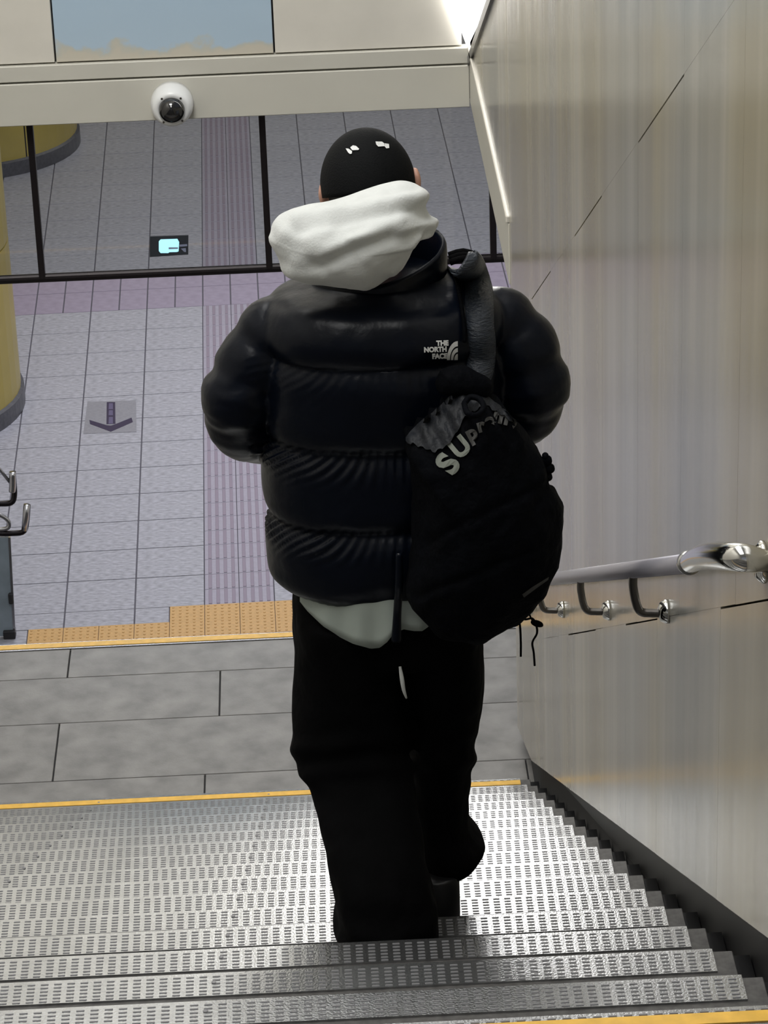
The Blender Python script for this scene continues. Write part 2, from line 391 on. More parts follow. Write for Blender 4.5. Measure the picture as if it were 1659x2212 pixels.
# ------------------------------------------------------------------ right wall
wr=mk('wall_right',boxme(XB+.0,XB+.25,-3,10.43,2.5,14.3) if False else None or boxme(XB,XB+.25,-3,10.44,5.4,13.9),M['joint']); tag(wr,'glossy beige enamel panel wall beside the stairs','wall',kind='structure')
def hjl(y): return .866-.0298*y
def topz(y): return pitch(y)+3.27+.07*(y-11.26)
def panel(y0,y1,f0,f1,g0=0,g1=0):
    bm=bmesh.new(); e=.0007
    poly=[(y0+e,f0(y0)+g0),(y1-e,f0(y1)+g0),(y1-e,f1(y1)-g1),(y0+e,f1(y0)-g1)]
    prism(bm,poly,'X',XW,XB); 
    return mk('panel',meshof(bm),M['wall'],wr)
base=lambda y: max(pitch(y)+.083, ZL+.05 if y>10.2 else -99)
lowj=lambda y: pitch(y)+hjl(y); upj=lambda y: pitch(y)+1.855; tp=lambda y: min(topz(y),13.9)
E1=[-3,-2.2,-1.4,-.6,.2,1.0,1.7,2.5,3.3,4.15,5.03,5.99,6.62,7.36,8.19,9.0,9.75,10.45]
E2=[-3,-2.2,-1.4,-.6,.2,.95,1.7,2.5,3.3,4.07,4.85,5.62,6.38,7.17,7.90,8.70,9.45,10.45]
low_gap={(4.15,5.03),(5.99,6.62),(7.36,8.19)}; up_gap={(5.62,6.38),(7.17,7.90),(8.70,9.45),(4.07-.001,0)}
for a,b in zip(E1,E1[1:]): panel(a,b,base,lowj,0,.004 if (a,b) in low_gap else .0003)
for a,b in zip(E2,E2[1:]):
    g=.0045 if (a,b) in up_gap else .0003
    panel(a,b,lowj,upj,.0003,g); panel(a,b,upj,tp,.0003,0)
bs=mk('baseboard_right',None or (lambda: (lambda bm:(prism(bm,[(-3,pitch(-3)-.4),(10.44,ZL-.02),(10.44,ZL+.09),(-3,pitch(-3)+.12)],'X',XB-.004,XB+.02),meshof(bm))[1])(bmesh.new()))(),M['black']); tag(bs,'black recessed skirting under the enamel wall','baseboard',kind='structure')
# upper side wall past the corner, with its band
zb=ZO-3.955; zt=ZO-3.70; Y2=12.69
bm=bmesh.new(); prism(bm,[(10.455,zt+.012),(Y2,zt+.012),(Y2,min(topz(Y2),zt+.06)),(10.455,topz(10.455))],'X',XW,XW+.12)
w2=mk('wall_right',meshof(bm),M['wall']); tag(w2,'upper side wall over the landing opening','wall',kind='structure')
bm=bmesh.new(); bbox(bm,XW-.004,XW+.12,10.455,Y2,zb,zt-.02,.003); t1=mk('trim_1',meshof(bm),M['beam']); tag(t1,'beige side band over the landing opening','trim',kind='structure')
bm=bmesh.new(); bbox(bm,XW-.012,XW+.12,10.455,Y2,zt-.018,zt+.010,.004); t2=mk('trim_2',meshof(bm),M['beige']); tag(t2,'thin bright strip above the side band','trim',kind='structure')
bm=bmesh.new(); prism(bm,[(10.44,topz(10.44)),(Y2,topz(Y2)-.06),(Y2,topz(Y2)-.02),(10.44,topz(10.44)+.05),(2,topz(2)+.05),(2,topz(2))],'X',XW-.012,XW+.05)
t3=mk('trim_3',meshof(bm),M['frame']); tag(t3,'dark sloping trim along the top of the enamel wall','trim',kind='structure')
# farther walls of the landing opening and the lower hall
for nm,me,lb in (('wall_right',boxme(3.0,3.2,10.5,22,0,7.8),'plain wall at the right of the landing opening'),
              ('wall_right',boxme(7,7.2,20,62,0,7.8),'far right wall of the lower concourse'),
              ('wall_left',boxme(-9.2,-9,20,62,0,7.8),'far left wall of the lower concourse'),
              ('wall_left',boxme(XL-.23,XL-.03,-4,22.9,0,14.3),'left wall of the stairwell'),
              ('wall_back',boxme(-9,7,62,62.2,0,7.8),'end wall of the lower concourse')):
    tag(mk(nm,me,M['beige']),lb,'wall',kind='structure')
c1=mk('ceiling',boxme(-9,7,Y2+.35,62,7.8,8.0),M['ceil']); tag(c1,'ceiling of the lower concourse','ceiling',kind='structure')
c2=mk('ceiling',boxme(XL,2.2,-4,Y2+.3,14.3,14.5),M['ceil']); tag(c2,'ceiling of the stairwell','ceiling',kind='structure')
for o in (c1,c2): pass
# ------------------------------------------------------------------ bulkhead over the stairs
wf=mk('wall_front',boxme(XL,2.2,Y2+.06,Y2+.30,zb+.0,14.3),M['joint']); tag(wf,'beige bulkhead over the lower flight, carrying the beam','wall',kind='structure')
z1=ZO-3.785; z2=ZO-3.71
bm=bmesh.new(); bbox(bm,XL,XW-.005,Y2,Y2+.28,zb-.02,z1-.004,.003); mk('beam',meshof(bm),M['beam'],wf)
bm=bmesh.new(); bbox(bm,XL,XW-.005,Y2+.004,Y2+.28,z1+.004,z2-.001,.003); mk('ledge',meshof(bm),M['beam'],wf)
xs=[PY(115,80,Y2).x,PY(590,60,Y2).x]; wd=xs[1]-xs[0]
ex=[xs[0]-2*wd,xs[0]-wd,xs[0],xs[1],XW-.03]; zz=[z2+.004,z2+1.15,z2+2.3,z2+3.45,z2+4.6,14.3]
for i,(a,b) in enumerate(zip(ex,ex[1:])):
    for j,(c,d) in enumerate(zip(zz,zz[1:])):
        if c>14.2: continue
        b2=b
        bm=bmesh.new(); bbox(bm,max(a,XL)+.004,b2-.004,Y2+.02,Y2+.06,c+.002,min(d,14.3)-.004,.002)
        o=mk('panel',meshof(bm),M['sky'] if (i==2 and j==0) else M['beige'],wf)
        if i==2 and j==0: tag(o,'pale blue panel with a cream cloudy edge')
# bright lit triangle between bulkhead and wall; unseen upper part added for step highlights
a=PY(1008,98,Y2); b=PY(972,0,Y2); sl=(b.x-a.x)/(b.z-a.z); H=5.6; hk=(.22-a.x)/sl
bm=bmesh.new(); prism(bm,[(a.x,a.z),(a.x+.25,a.z),(a.x+.7,a.z+hk),(a.x+.7,a.z+H),(.22,a.z+H),(.22,a.z+hk)],'Y',Y2-.012,Y2+.018)
lt=mk('wall_light',meshof(bm),M['lamp']); tag(lt,'white glowing tapered light panel at the top, between bulkhead and wall, unseen upper part added','light')
# dome camera on the beam
c=PY(372,222,Y2); cm=empty('security_camera',(c.x,Y2,c.z),'white dome security camera mounted on the beige beam','camera')
Mx=Matrix.Translation((c.x,Y2,c.z+.005))@Matrix.Rotation(PI/2+.10,4,'X')
k=.092
bm=bmesh.new(); lathe(bm,[(0,-.01),(k*.98,-.01),(k*1.0,.02),(k*.98,.05),(k*.90,.075),(k*.80,.09),(k*.62,.094),(k*.58,.088),(0,.088)],Mx,40); adopt(mk('housing',meshof(bm),M['white'],smooth=True),cm)
bm=bmesh.new(); lathe(bm,[(k*.62*math.cos(t),.088+k*.56*math.sin(t)) for t in [i*PI/2/10 for i in range(11)]][:-1]+[(0,.088+k*.56)],Mx,32); adopt(mk('dome',meshof(bm),M['dome'],smooth=True),cm)
for q in (.9,2.2,4.1,5.4):
    bm=bmesh.new(); lathe(bm,[(.005,0),(.005,.003),(0,.003)],Mx@Matrix.Translation((k*.72*math.cos(q),k*.72*math.sin(q),.0905)),8); adopt(mk('screw',meshof(bm),M['bracket']),cm)
# hanging glass smoke barrier
gp=empty('glass_barrier',(0,Y2+.1,zb),'hanging glass barrier with dark posts below the beige beam','partition')
YG=Y2+.10
zr=PY(315,590,YG).z
px_=[PY(75,400,YG).x,PY(573,400,YG).x]; dx=px_[1]-px_[0]
posts=[px_[0]-2*dx,px_[0]-dx,px_[0],px_[1],px_[1]+dx*.99]
for x in posts:
    bm=bmesh.new(); bbox(bm,x-.014,x+.014,YG-.02,YG+.02,zr,zb-.02,.002); adopt(mk('post',meshof(bm),M['frame']),gp)
eg=[XL]+posts+[2.2]
for a_,b_ in zip(eg,eg[1:]):
    if b_-a_<.05: continue
    adopt(mk('glass_pane',boxme(a_+.014,b_-.014,YG-.003,YG+.003,zr,zb-.02),M['glass']),gp)
bm=bmesh.new(); tube(bm,[Vector((XL,YG,zr)),Vector((2.2,YG,zr))],.019,12,1); bbox(bm,XL,2.2,YG-.015,YG+.015,zr-.018,zr+.006,.003)
adopt(mk('bottom_rail',meshof(bm),M['frame'],smooth=False),gp)
# small dark plate on the glass, its cyan area emissive
def ypoly(pts,Y): return [(PY(x,y,Y).x,PY(x,y,Y).z) for x,y in pts]
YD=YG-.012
dp=empty('glass_plate',PY(366,531,YD),'small dark plate with a glowing cyan area on the hanging glass','sign')
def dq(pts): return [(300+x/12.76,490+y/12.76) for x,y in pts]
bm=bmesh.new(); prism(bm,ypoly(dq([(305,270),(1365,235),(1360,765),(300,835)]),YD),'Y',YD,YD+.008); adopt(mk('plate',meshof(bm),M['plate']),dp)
bm=bmesh.new(); prism(bm,ypoly(dq([(600,345),(1060,330),(1110,420),(1095,670),(1050,690),(840,695),(810,720),(600,720),(550,660),(550,400)]),YD),'Y',YD-.002,YD); adopt(mk('cyan_area',meshof(bm),M['cyan_area']),dp)
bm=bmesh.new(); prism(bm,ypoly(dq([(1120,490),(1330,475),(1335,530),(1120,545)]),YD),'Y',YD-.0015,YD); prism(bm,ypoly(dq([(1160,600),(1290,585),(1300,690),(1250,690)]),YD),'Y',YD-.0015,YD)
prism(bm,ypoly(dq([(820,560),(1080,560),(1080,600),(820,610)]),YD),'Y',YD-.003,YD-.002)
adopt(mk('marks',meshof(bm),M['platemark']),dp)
# ------------------------------------------------------------------ handrail on the right wall
XR=XW-.075
hr=empty('wall_handrail',(XR,6.5,pitch(6.5)+.8),'grey tubular handrail with steel end return on the beige wall','handrail')
ya,yb=PX(1487,1211,XR).y,10.2
za=lambda y: pitch(y)+.808
bm=bmesh.new(); tube(bm,[Vector((XR,ya,za(ya))),Vector((XR,yb,za(yb)))],.0185,20,1); adopt(mk('rail',meshof(bm),M['railgrey'],smooth=True),hr)
bm=bmesh.new(); tube(bm,[Vector((XR,ya-.02,za(ya-.02))),Vector((XR,ya+.004,za(ya)))],.0215,20,1); adopt(mk('collar',meshof(bm),M['steel'],smooth=True),hr)
pe_=PX(1652,1214,XW-.002)
p0=Vector((XR,ya-.01,za(ya-.01)))
bm=bmesh.new(); tube(bm,[p0,PX(1512,1204,XR),PX(1545,1200,XR+.001),PX(1590,1203,XR+.010),PX(1625,1208,XR+.035),pe_],[.0190,.0215,.0235,.0235,.022,.020],20,6); adopt(mk('elbow',meshof(bm),M['chrome'],smooth=True),hr)
bm=bmesh.new(); lathe(bm,[(0,0),(.036,0),(.036,.006),(.026,.016),(0,.016)],Matrix.Translation(pe_)@Matrix.Rotation(-PI/2,4,'Y'),28); adopt(mk('wall_flange',meshof(bm),M['chrome'],smooth=True),hr)
for yy in (PX(1444,1312,XW).y,PX(1318,1310,XW).y,PX(1218,1306,XW).y,9.75):
    zf=pitch(yy)+.715
    bm=bmesh.new(); tube(bm,[Vector((XR,yy,za(yy)-.012)),Vector((XR,yy,za(yy)-.045)),Vector((XR+.012,yy,zf-.003)),Vector((XR+.04,yy,zf-.012)),Vector((XW,yy,zf-.012))],.0095,14,6)
    o=adopt(mk('bracket',meshof(bm),M['bracket'],smooth=True),hr)
    bm=bmesh.new(); lathe(bm,[(0,0),(.026,0),(.026,.006),(.020,.018),(.010,.022),(0,.022)],Matrix.Translation((XW,yy,zf-.010))@Matrix.Rotation(-PI/2,4,'Y'),24); q=mk('wall_cup',meshof(bm),M['chrome'],smooth=True); q.parent=o
# ------------------------------------------------------------------ newel handrail at the foot of the lower flight (left edge)
YH=23.12
c=PZ(22,1382,0); nh=empty('newel_handrail',(c.x,YH,0),'two tier handrail end with glazed side panel on the lower floor, left edge','handrail')
def H(px,py,dy=0): return PY(px,py,YH+dy)
bm=bmesh.new(); tube(bm,[H(-60,1150),H(-10,1152),H(30,1152),H(52,1147),H(58,1120,.02),H(60,1090,.04)],.024,12,4); adopt(mk('lower_rail',meshof(bm),M['frame'],smooth=True),nh)
bm=bmesh.new(); tube(bm,[H(-60,1085),H(-5,1088),H(24,1086),H(31,1070,.02),H(30,1045,.04),H(28,1018,.06)],.024,12,4); adopt(mk('upper_rail',meshof(bm),M['frame'],smooth=True),nh)
bm=bmesh.new(); tube(bm,[H(26,1062),H(27,1050),H(27,1020)],.029,12,3); tube(bm,[H(53,1145),H(58,1090)],.028,12,2); adopt(mk('rail_sleeve',meshof(bm),M['steel'],smooth=True),nh)
bm=bmesh.new(); tube(bm,[H(-40,965),H(24,1045)],.014,10,1); tube(bm,[H(-40,1095),H(10,1118),H(20,1135),H(10,1143),H(-20,1145)],.018,10,4); adopt(mk('brace',meshof(bm),M['steel'],smooth=True),nh)
bm=bmesh.new(); prism(bm,ypoly([(-80,1160),(20,1160),(30,1372),(-80,1376)],YH),'Y',YH-.01,YH+.01); adopt(mk('side_panel',meshof(bm),mat('frosted_glass_panel',(.34,.41,.46),.3,noise_amt=.15,noise_scale=6)),nh)
bm=bmesh.new(); prism(bm,ypoly([(18,1160),(23,1160),(34,1372),(29,1372)],YH),'Y',YH-.018,YH+.018); adopt(mk('edge_post',meshof(bm),M['steel']),nh)
bm=bmesh.new(); q=H(22,1378); bbox(bm,q.x+.02,q.x+.06,YH-.04,YH-.0,.32,.42,.01); adopt(mk('panel_clamp',meshof(bm),M['joint']),nh); bm=bmesh.new(); bbox(bm,q.x-.05,q.x+.05,YH-.05,YH+.05,0,.07,.005); adopt(mk('foot',meshof(bm),M['joint']),nh)
# ------------------------------------------------------------------ ceiling lamps (out of frame, lighting the hall)
LAMPL=['long ceiling lamp over the lower steps, nearer left one','long ceiling lamp over the lower floor, farther left one','long ceiling lamp over the lower steps, nearer right one','long ceiling lamp over the lower floor, farther right one','small square ceiling lamp next to the bulkhead','small square ceiling lamp over the upper steps']
for i,(x,y,z,sx,sy) in enumerate([(-1.1,20.5,7.78,.12,2.4),(-1.1,24.5,7.78,.12,2.4),(1.4,20.5,7.78,.12,2.4),(1.4,24.5,7.78,.12,2.4),(-.5,11.6,14.28,.3,.3),(.3,8.0,14.28,.3,.3)]):
    o=mk('ceiling_lamp',boxme(x-sx/2,x+sx/2,y-sy/2,y+sy/2,z-.02,z,.003),M['lampsoft']); tag(o,LAMPL[i],'lamp','ceiling lamps')
exec_person=True
# ================================================================== PERSON
YC=5.65
pr_=empty('person',(.2,YC-.15,nzz(5)),'person from behind in black cap, puffer jacket and wide trousers walking down the steps','person')
def pz(py,Y,px=830): return PY(px,py,Y).z
def pxx(px,py,Y): return PY(px,py,Y).x
def loft(bm,rings,seg=40,pw=2.3):
    R=[]
    for (x0,x1,yc,bk,ft,z) in rings:
        cx=(x0+x1)/2; hw=(x1-x0)/2; r=[]
        for k in range(seg):
            a=2*PI*k/seg; ca,sa=math.cos(a),math.sin(a)
            X=abs(ca)**(2/pw)*(1 if ca>0 else -1)*hw; Yv=abs(sa)**(2/pw)*((ft) if sa>0 else -(bk))
            r.append(bm.verts.new((cx+X,yc+Yv,z)))
        R.append(r)
    for a,b in zip(R,R[1:]):
        for k in range(seg): bm.faces.new([a[k],a[(k+1)%seg],b[(k+1)%seg],b[k]])
    bm.faces.new(R[0][::-1]); bm.faces.new(R[-1]); bmesh.ops.recalc_face_normals(bm,faces=bm.faces[:])
def smoothrings(R,n=4):
    V=[Vector(r) for r in R]
    return [tuple(v) for v in spline(V,n)]
# ---- body: one continuous figure
hc=PY(795,400,5.80); hc.z-=.01      # head centre
RH=Matrix.Rotation(math.radians(-4),3,'Y')@Matrix.Rotation(math.radians(-18),3,'X')
bm=bmesh.new()
ellipsoid(bm,hc,(.076,.094,.100),RH); ellipsoid(bm,hc+RH@Vector((0,.028,-.07)),(.056,.062,.062),RH)   # skull, jaw
ellipsoid(bm,hc+RH@Vector((0,.100,-.025)),(.013,.018,.026),RH,12,8)        # nose
ellipsoid(bm,hc+RH@Vector((0,.088,-.066)),(.024,.010,.006),RH,12,8); ellipsoid(bm,hc+RH@Vector((0,.086,-.078)),(.020,.010,.007),RH,12,8)  # lips
for s in (-1,1):
    ellipsoid(bm,hc+RH@Vector((s*.031,.083,.0)),(.015,.010,.010),RH,12,8)
    ellipsoid(bm,hc+RH@Vector((s*.034,.083,.022)),(.022,.008,.005),RH,12,8)
def V(px,py,Y): return PY(px,py,Y)
neck=[V(815,640,5.70),V(808,560,5.72),hc+Vector((0,-.01,-.06))]
tube(bm,neck,[.062,.055,.058],16,4)
tube(bm,[V(838,1300,5.65),V(832,1150,5.65),V(828,1000,5.66),V(826,850,5.66),V(825,720,5.67),V(818,640,5.69)],[.135,.120,.110,.125,.120,.06],20,4)
tube(bm,[V(735,1290,5.65),V(838,1300,5.65),V(935,1290,5.65)],[.08,.10,.08],16,3)
tube(bm,[V(630,720,5.67),V(830,680,5.67),V(1040,700,5.67)],[.045,.06,.045],16,4)
LS=[V(625,725,5.66),V(560,800,5.63),V(520,880,5.63),V(590,925,5.78),V(680,915,5.90),V(720,905,5.95)]
RS=[V(1042,705,5.66),V(1105,780,5.63),V(1130,870,5.63),V(1060,915,5.78),V(975,905,5.90),V(935,900,5.95)]
AR=[.052,.046,.040,.037,.027,.024]
tube(bm,LS,AR,14,5); tube(bm,RS,AR,14,5)
for pts in (LS,RS):
    d=(pts[-1]-pts[-3]).normalized(); w0=pts[-1]; side=d.cross(Vector((0,0,1))).normalized(); up=side.cross(d)
    s=1 if pts is LS else -1
    tube(bm,[w0-d*.01,w0+d*.045,w0+d*.085],[.024,.032,.030],12,3,flat=.5)
    for i,(off,ln) in enumerate(((.027,.062),(.009,.074),(-.009,.070),(-.026,.055))):
        b0=w0+d*.075+up*off
        tube(bm,[b0,b0+d*ln*.45+side*s*.004,b0+d*ln*.75+side*s*.016,b0+d*ln*.9+side*s*.030],[.0095,.0090,.0082,.0070],8,3)
    b0=w0+d*.02+up*.024
    tube(bm,[b0,b0+d*.03+up*.025,b0+d*.055+up*.032+side*s*.012],[.012,.010,.008],8,3)
# legs
zt4,zt5=nzz(4),nzz(5)
ankL=Vector((PY(815,1950,5.34).x,5.33,zt4+.09)); ankR=Vector((PY(942,1930,5.70).x,5.68,zt5+.09))
tube(bm,[V(755,1300,5.65),V(765,1460,5.64),V(785,1640,5.62),V(800,1800,5.48),ankL],[.088,.080,.058,.055,.036],16,5)
tube(bm,[V(930,1300,5.65),V(945,1460,5.70),V(945,1640,5.78),V(940,1780,5.74),ankR],[.088,.080,.058,.055,.036],16,5)
for a in (ankL,ankR):
    tube(bm,[a,a+Vector((0,-.005,-.05)),a+Vector((.002,.06,-.06)),a+Vector((.006,.15,-.07)),a+Vector((.006,.19,-.072))],[.034,.034,.034,.030,.018],12,4)
# ears
for s,(ex_,ey_) in ((-1,(695,416)),(1,(902,388))):
    e=PY(ex_,ey_,5.79)
    ellipsoid(bm,e-Vector((s*.004,0,0)),(.010,.017,.026),Matrix.Rotation(s*.35,3,'Z')@Matrix.Rotation(-.2,3,'X'),14,12)
    ellipsoid(bm,e+Vector((-s*.012,.004,-.004)),(.014,.014,.022),Matrix(),12,8)
me=voxel(bm,.0045,2)
adopt(mk('body',me,M['skin'],smooth=True),pr_)
# ---- hair
bm=bmesh.new(); ellipsoid(bm,hc+RH@Vector((0,-.010,.003)),(.081,.096,.103),RH,40,28)
for v in bm.verts:
    l=RH.transposed()@(v.co-hc)
    if l.y>.05 and l.z<.03: v.co=hc+RH@Vector((l.x*.8,.04,l.z))
    if l.z<-.095: v.co=hc+RH@Vector((l.x,l.y,-.095))
    v.co+=(v.co-hc).normalized()*nz(v.co,60)*.0025
adopt(mk('hair',meshof(bm),M['hair'],smooth=True),pr_)
# ---- cap
cc=hc+Vector((.000,-.004,.012))
cr=(.0960,.106,.114)
bm=bmesh.new(); lathe(bm,[(math.sin(t),math.cos(t)) for t in [i*(PI*.545)/22 for i in range(0,23)]],Matrix(),48)
for v in bm.verts:
    a=math.atan2(v.co.y,v.co.x); seam=abs(((a/(PI/3))+.5)%1-.5)
    k=1-.012*math.exp(-(seam/.035)**2)
    v.co=cc+RH@Vector((v.co.x*cr[0]*k,v.co.y*cr[1]*k,v.co.z*cr[2]))
bmesh.ops.remove_doubles(bm,verts=bm.verts[:],dist=1e-5)
capo=mk('cap',meshof(bm),M['capm'],smooth=True)
sd=capo.modifiers.new('s','SOLIDIFY'); sd.thickness=.003; sd.offset=1
adopt(capo,pr_)
bm=bmesh.new()   # visor, away from the camera
N=14
top=[];bot=[]
for i in range(N+1):
    a=math.radians(25+130*i/N)
    for rr,lst in ((1.0,top),(1.72,bot)):
        l=Vector((math.cos(a)*cr[0]*(1 if rr==1 else 1.02),math.sin(a)*cr[1]*rr,-.012-(.012*abs(math.cos(a))*rr)))
        lst.append(bm.verts.new(cc+RH@l))
for i in range(N): bm.faces.new([top[i],top[i+1],bot[i+1],bot[i]])
q=mk('visor',meshof(bm),M['capm'],smooth=True); s_=q.modifiers.new('s','SOLIDIFY'); s_.thickness=.003; q.parent=capo
# ---- jacket
def shape(rows_):
    out=[]
    for py,l,r,yc,bk,ft in rows_:
        mid=(l+r)/2; z=PY(mid,py,yc).z
        out.append((PY(l,py,yc).x,PY(r,py,yc).x,yc,bk,ft,z))
    return out
def zs(py_near,x=760): return PY(x,py_near,YC-.175).z
J=shape([(585,715,915,5.68,.075,.08),(602,665,965,5.67,.105,.10),(622,612,1030,5.66,.14,.13),(650,578,1080,5.655,.160,.145),(700,566,1092,5.65,.172,.155),
         (800,570,1090,5.65,.175,.16),(900,572,1088,5.65,.175,.16),(1000,572,1085,5.65,.175,.16),(1100,574,1084,5.65,.178,.16),(1170,576,1084,5.65,.178,.16),(1215,585,1075,5.65,.172,.155),(1243,610,1050,5.65,.158,.145)])
J=smoothrings(J,10)
SEAM=[zs(812),zs(996),zs(1165),zs(1335)]
def puff(z):
    d=min(abs(z-s) for s in SEAM); return -.020*math.exp(-(d/.020)**1.2)+.005
J=[(a-puff(z)*.8 if False else a-puff(z),b+puff(z),yc,bk+puff(z),ft+puff(z),z) for a,b,yc,bk,ft,z in J]
bm=bmesh.new(); loft(bm,J,64)
def sleeve(pts,rad,cuts):
    P=[V(*p) for p in pts]; P4=spline([Vector((*p,r)) for p,r in zip(P,rad)],8)
    n=len(P4); pp=[];rr=[]
    for i,q in enumerate(P4):
        t=i/(n-1); d=min(abs(t-c) for c in cuts); rr.append(q[3]*(1-.13*math.exp(-(d/.035)**1.3))); pp.append(Vector(q[:3]))
    tube(bm,pp,rr,32,1)
sleeve([(655,705,5.66),(592,722,5.655),(550,782,5.645),(514,866,5.63),(538,918,5.70),(600,925,5.82),(665,915,5.92)],[.060,.076,.078,.080,.078,.066,.048],(.24,.42,.54,.70,.86))
sleeve([(1020,690,5.66),(1078,700,5.655),(1125,765,5.645),(1145,840,5.64),(1118,895,5.70),(1050,915,5.82),(985,905,5.92)],[.060,.078,.083,.082,.074,.066,.048],(.22,.40,.54,.70,.86))
me=voxel(bm,.0055,3)
cx0=PY(830,900,YC).x
elL=V(520,880,5.63); elR=V(1130,860,5.63)
NN=[v.normal.copy() for v in me.vertices]; PP=[v.co.copy() for v in me.vertices]
for v,n,p in zip(me.vertices,NN,PP):
    a=math.atan2(p.y-YC,p.x-cx0)
    d=0
    side=abs(p.x-cx0)
    for s in SEAM:
        dz=s-p.z
        if -.02<dz<.075 and side<.27:
            env=math.exp(-((dz-.022)/.028)**2)
            d+=env*((.0010+.0036*max(0,min(1,(cx0+.05-p.x)/.08))) if s!=SEAM[0] else .0008)*(.5+1.0*abs(nz(p,5,3)))*math.sin(a*58+nz(p,7)*5+dz*(40+330*max(0,min(1,(cx0-.02-p.x)/.16))))
    if side>.2:
        e=elL if p.x<cx0 else elR
        dd=(p-e).length
        d+=.007*math.exp(-(dd/.10)**2)*nz((p.x*.6,p.y*.6,p.z*1.6),26)
    d+=.007*nz(p,7)+.0016*nz(p,24,3)
    v.co=p+n*d
jk=mk('jacket',me,M['jacket'],smooth=True); tag(jk,'glossy navy black quilted puffer jacket'); adopt(jk,pr_)
BJ=bvh(me)
# stand collar
bm=bmesh.new()
col=[]
for i in range(36):
    a=2*PI*i/36
    c0=PY(815,560,5.69); col.append(c0+Vector((math.cos(a)*.118+.012*math.cos(a),math.sin(a)*.105,.012*math.cos(a)-.018*math.sin(a)*-1)))
rings=[]
for dz,k in ((-.085,1.03),(-.055,1.06),(-.025,1.07),(-.005,1.06),(.004,1.02),(-.005,.96),(-.08,.92)):
    c0=PY(815,560,5.69)
    rings.append([bm.verts.new(c0+Vector(((q-c0).x*k,(q-c0).y*k,(q-c0).z+dz+.016*max(0,(q-c0).x)/.1))) for q in col])
for a_,b_ in zip(rings,rings[1:]):
    for k in range(36): bm.faces.new([a_[k],a_[(k+1)%36],b_[(k+1)%36],b_[k]])
o=mk('collar',meshof(bm),M['jacket'],smooth=True); o.parent=jk
# ---- generic bulging form from an outline
def pillow(outline,Y,front,back,seg=120,rings=22,disp=None,pw=.62,cen=None,lean=0):
    pts=[Vector((*PY(x,y,Y),)) for x,y in outline]+[]
    pts=spline(pts+[pts[0]],max(2,seg//len(pts)))[:-1]; n=len(pts)
    c=PY(*cen,Y) if cen else sum(pts,Vector())/n
    bm=bmesh.new()
    def side(sgn,dep):
        R=[]
        for j in range(1,rings):
            t=j/rings; R.append([bm.verts.new(c+(p-c)*t+Vector((0,sgn*dep*(1-t**2.2)**pw,0))) for p in pts])
        return R,bm.verts.new(c+Vector((0,sgn*dep,0)))
    rim=[bm.verts.new(p) for p in pts]
    for sgn,dep in ((-1,front),(1,back)):
        R,cv=side(sgn,dep); R.append(rim)
        for k in range(n):
            bm.faces.new([cv,R[0][k],R[0][(k+1)%n]])
            for a_,b_ in zip(R,R[1:]): bm.faces.new([a_[k],a_[(k+1)%n],b_[(k+1)%n],b_[k]])
    bmesh.ops.recalc_face_normals(bm,faces=bm.faces[:]); bm.normal_update()
    if disp:
        for v in bm.verts:
            d=disp(v.co,v.normal,(c-v.co))
            v.co=v.co+v.normal*d
        bm.normal_update()
    return meshof(bm)
# ---- hood
def proj(p):
    q=p-CP; z=q.dot(FW); return (IW/2+FPX*q.dot(RX)/z, IH/2-FPX*q.dot(UP)/z)
def seg_d(x,y,a,b):
    ax,ay=a;bx,by=b; dx,dy=bx-ax,by-ay; t=max(0,min(1,((x-ax)*dx+(y-ay)*dy)/(dx*dx+dy*dy))); return math.hypot(x-ax-dx*t,y-ay-dy*t)
FOLD=[((690,575),(840,505),-13,17),((700,548),(860,478),10,16),((640,470),(915,425),9,14),((640,500),(930,445),-5,12),((760,520),(935,480),8,12),((600,520),(640,480),5,18),
      ((720,470),(640,580),5,20),((860,440),(925,470),-5,9),((880,580),(922,505),-8,8),((850,590),(905,515),5,9),((700,430),(900,405),-5,9)]
def hooddisp(p,n,r):
    if n.y>.2: return 0
    x,y=proj(p); d=0
    for a_,b_,amp,wd_ in FOLD: d+=amp*.001*math.exp(-(seg_d(x,y,a_,b_)/wd_)**2)
    return d+.004*nz(p,18)+.002*nz(p,45)
me=pillow([(583,512),(590,478),(615,460),(660,446),(700,440),(745,428),(790,412),(835,398),(875,392),(910,403),(922,425),(926,455),(938,480),(938,500),(918,512),(905,530),(880,560),(850,588),(800,617),(755,617),(700,612),(650,606),(612,590),(602,560),(590,535)],5.56,.115,.085,seg=150,rings=30,disp=hooddisp,cen=(765,510))
hd=mk('hood',me,M['fleece'],smooth=True); tag(hd,'off white fleece hood lying folded over the jacket collar'); adopt(hd,pr_)
# ---- trousers
bm=bmesh.new()
pel=shape([(1120,640,1020,5.65,.13,.12),(1250,632,1042,5.65,.15,.13),(1330,634,1044,5.65,.155,.13),(1390,640,1045,5.65,.14,.12)])
loft(bm,smoothrings(pel,4),40)
LLr=[(1300,636,866,5.64,.150,.12),(1400,638,868,5.64,.14,.12),(1500,634,872,5.63,.13,.12),(1600,632,884,5.61,.125,.12),(1640,640,892,5.59,.125,.12),(1680,665,898,5.56,.125,.12),(1780,692,908,5.47,.125,.12),(1870,714,920,5.40,.12,.12),(1930,722,935,5.37,.115,.13),(1975,724,945,5.35,.115,.14)]
L=shape(LLr); zl_=zt4+.012; k=(L[-2][5]-zl_)/(L[-2][5]-L[-1][5]) if L[-1][5]<zl_ else 1
x0,x1,yc_,b_,f_,z_=L[-1]; L.append((x0+.006,x1,yc_,b_-.004,f_,min(z_-.02,zl_+.03))); L.append((x0+.022,x1-.01,yc_,b_-.02,f_,zl_))
L=[l for l in L]; loft(bm,smoothrings(L,5),40)
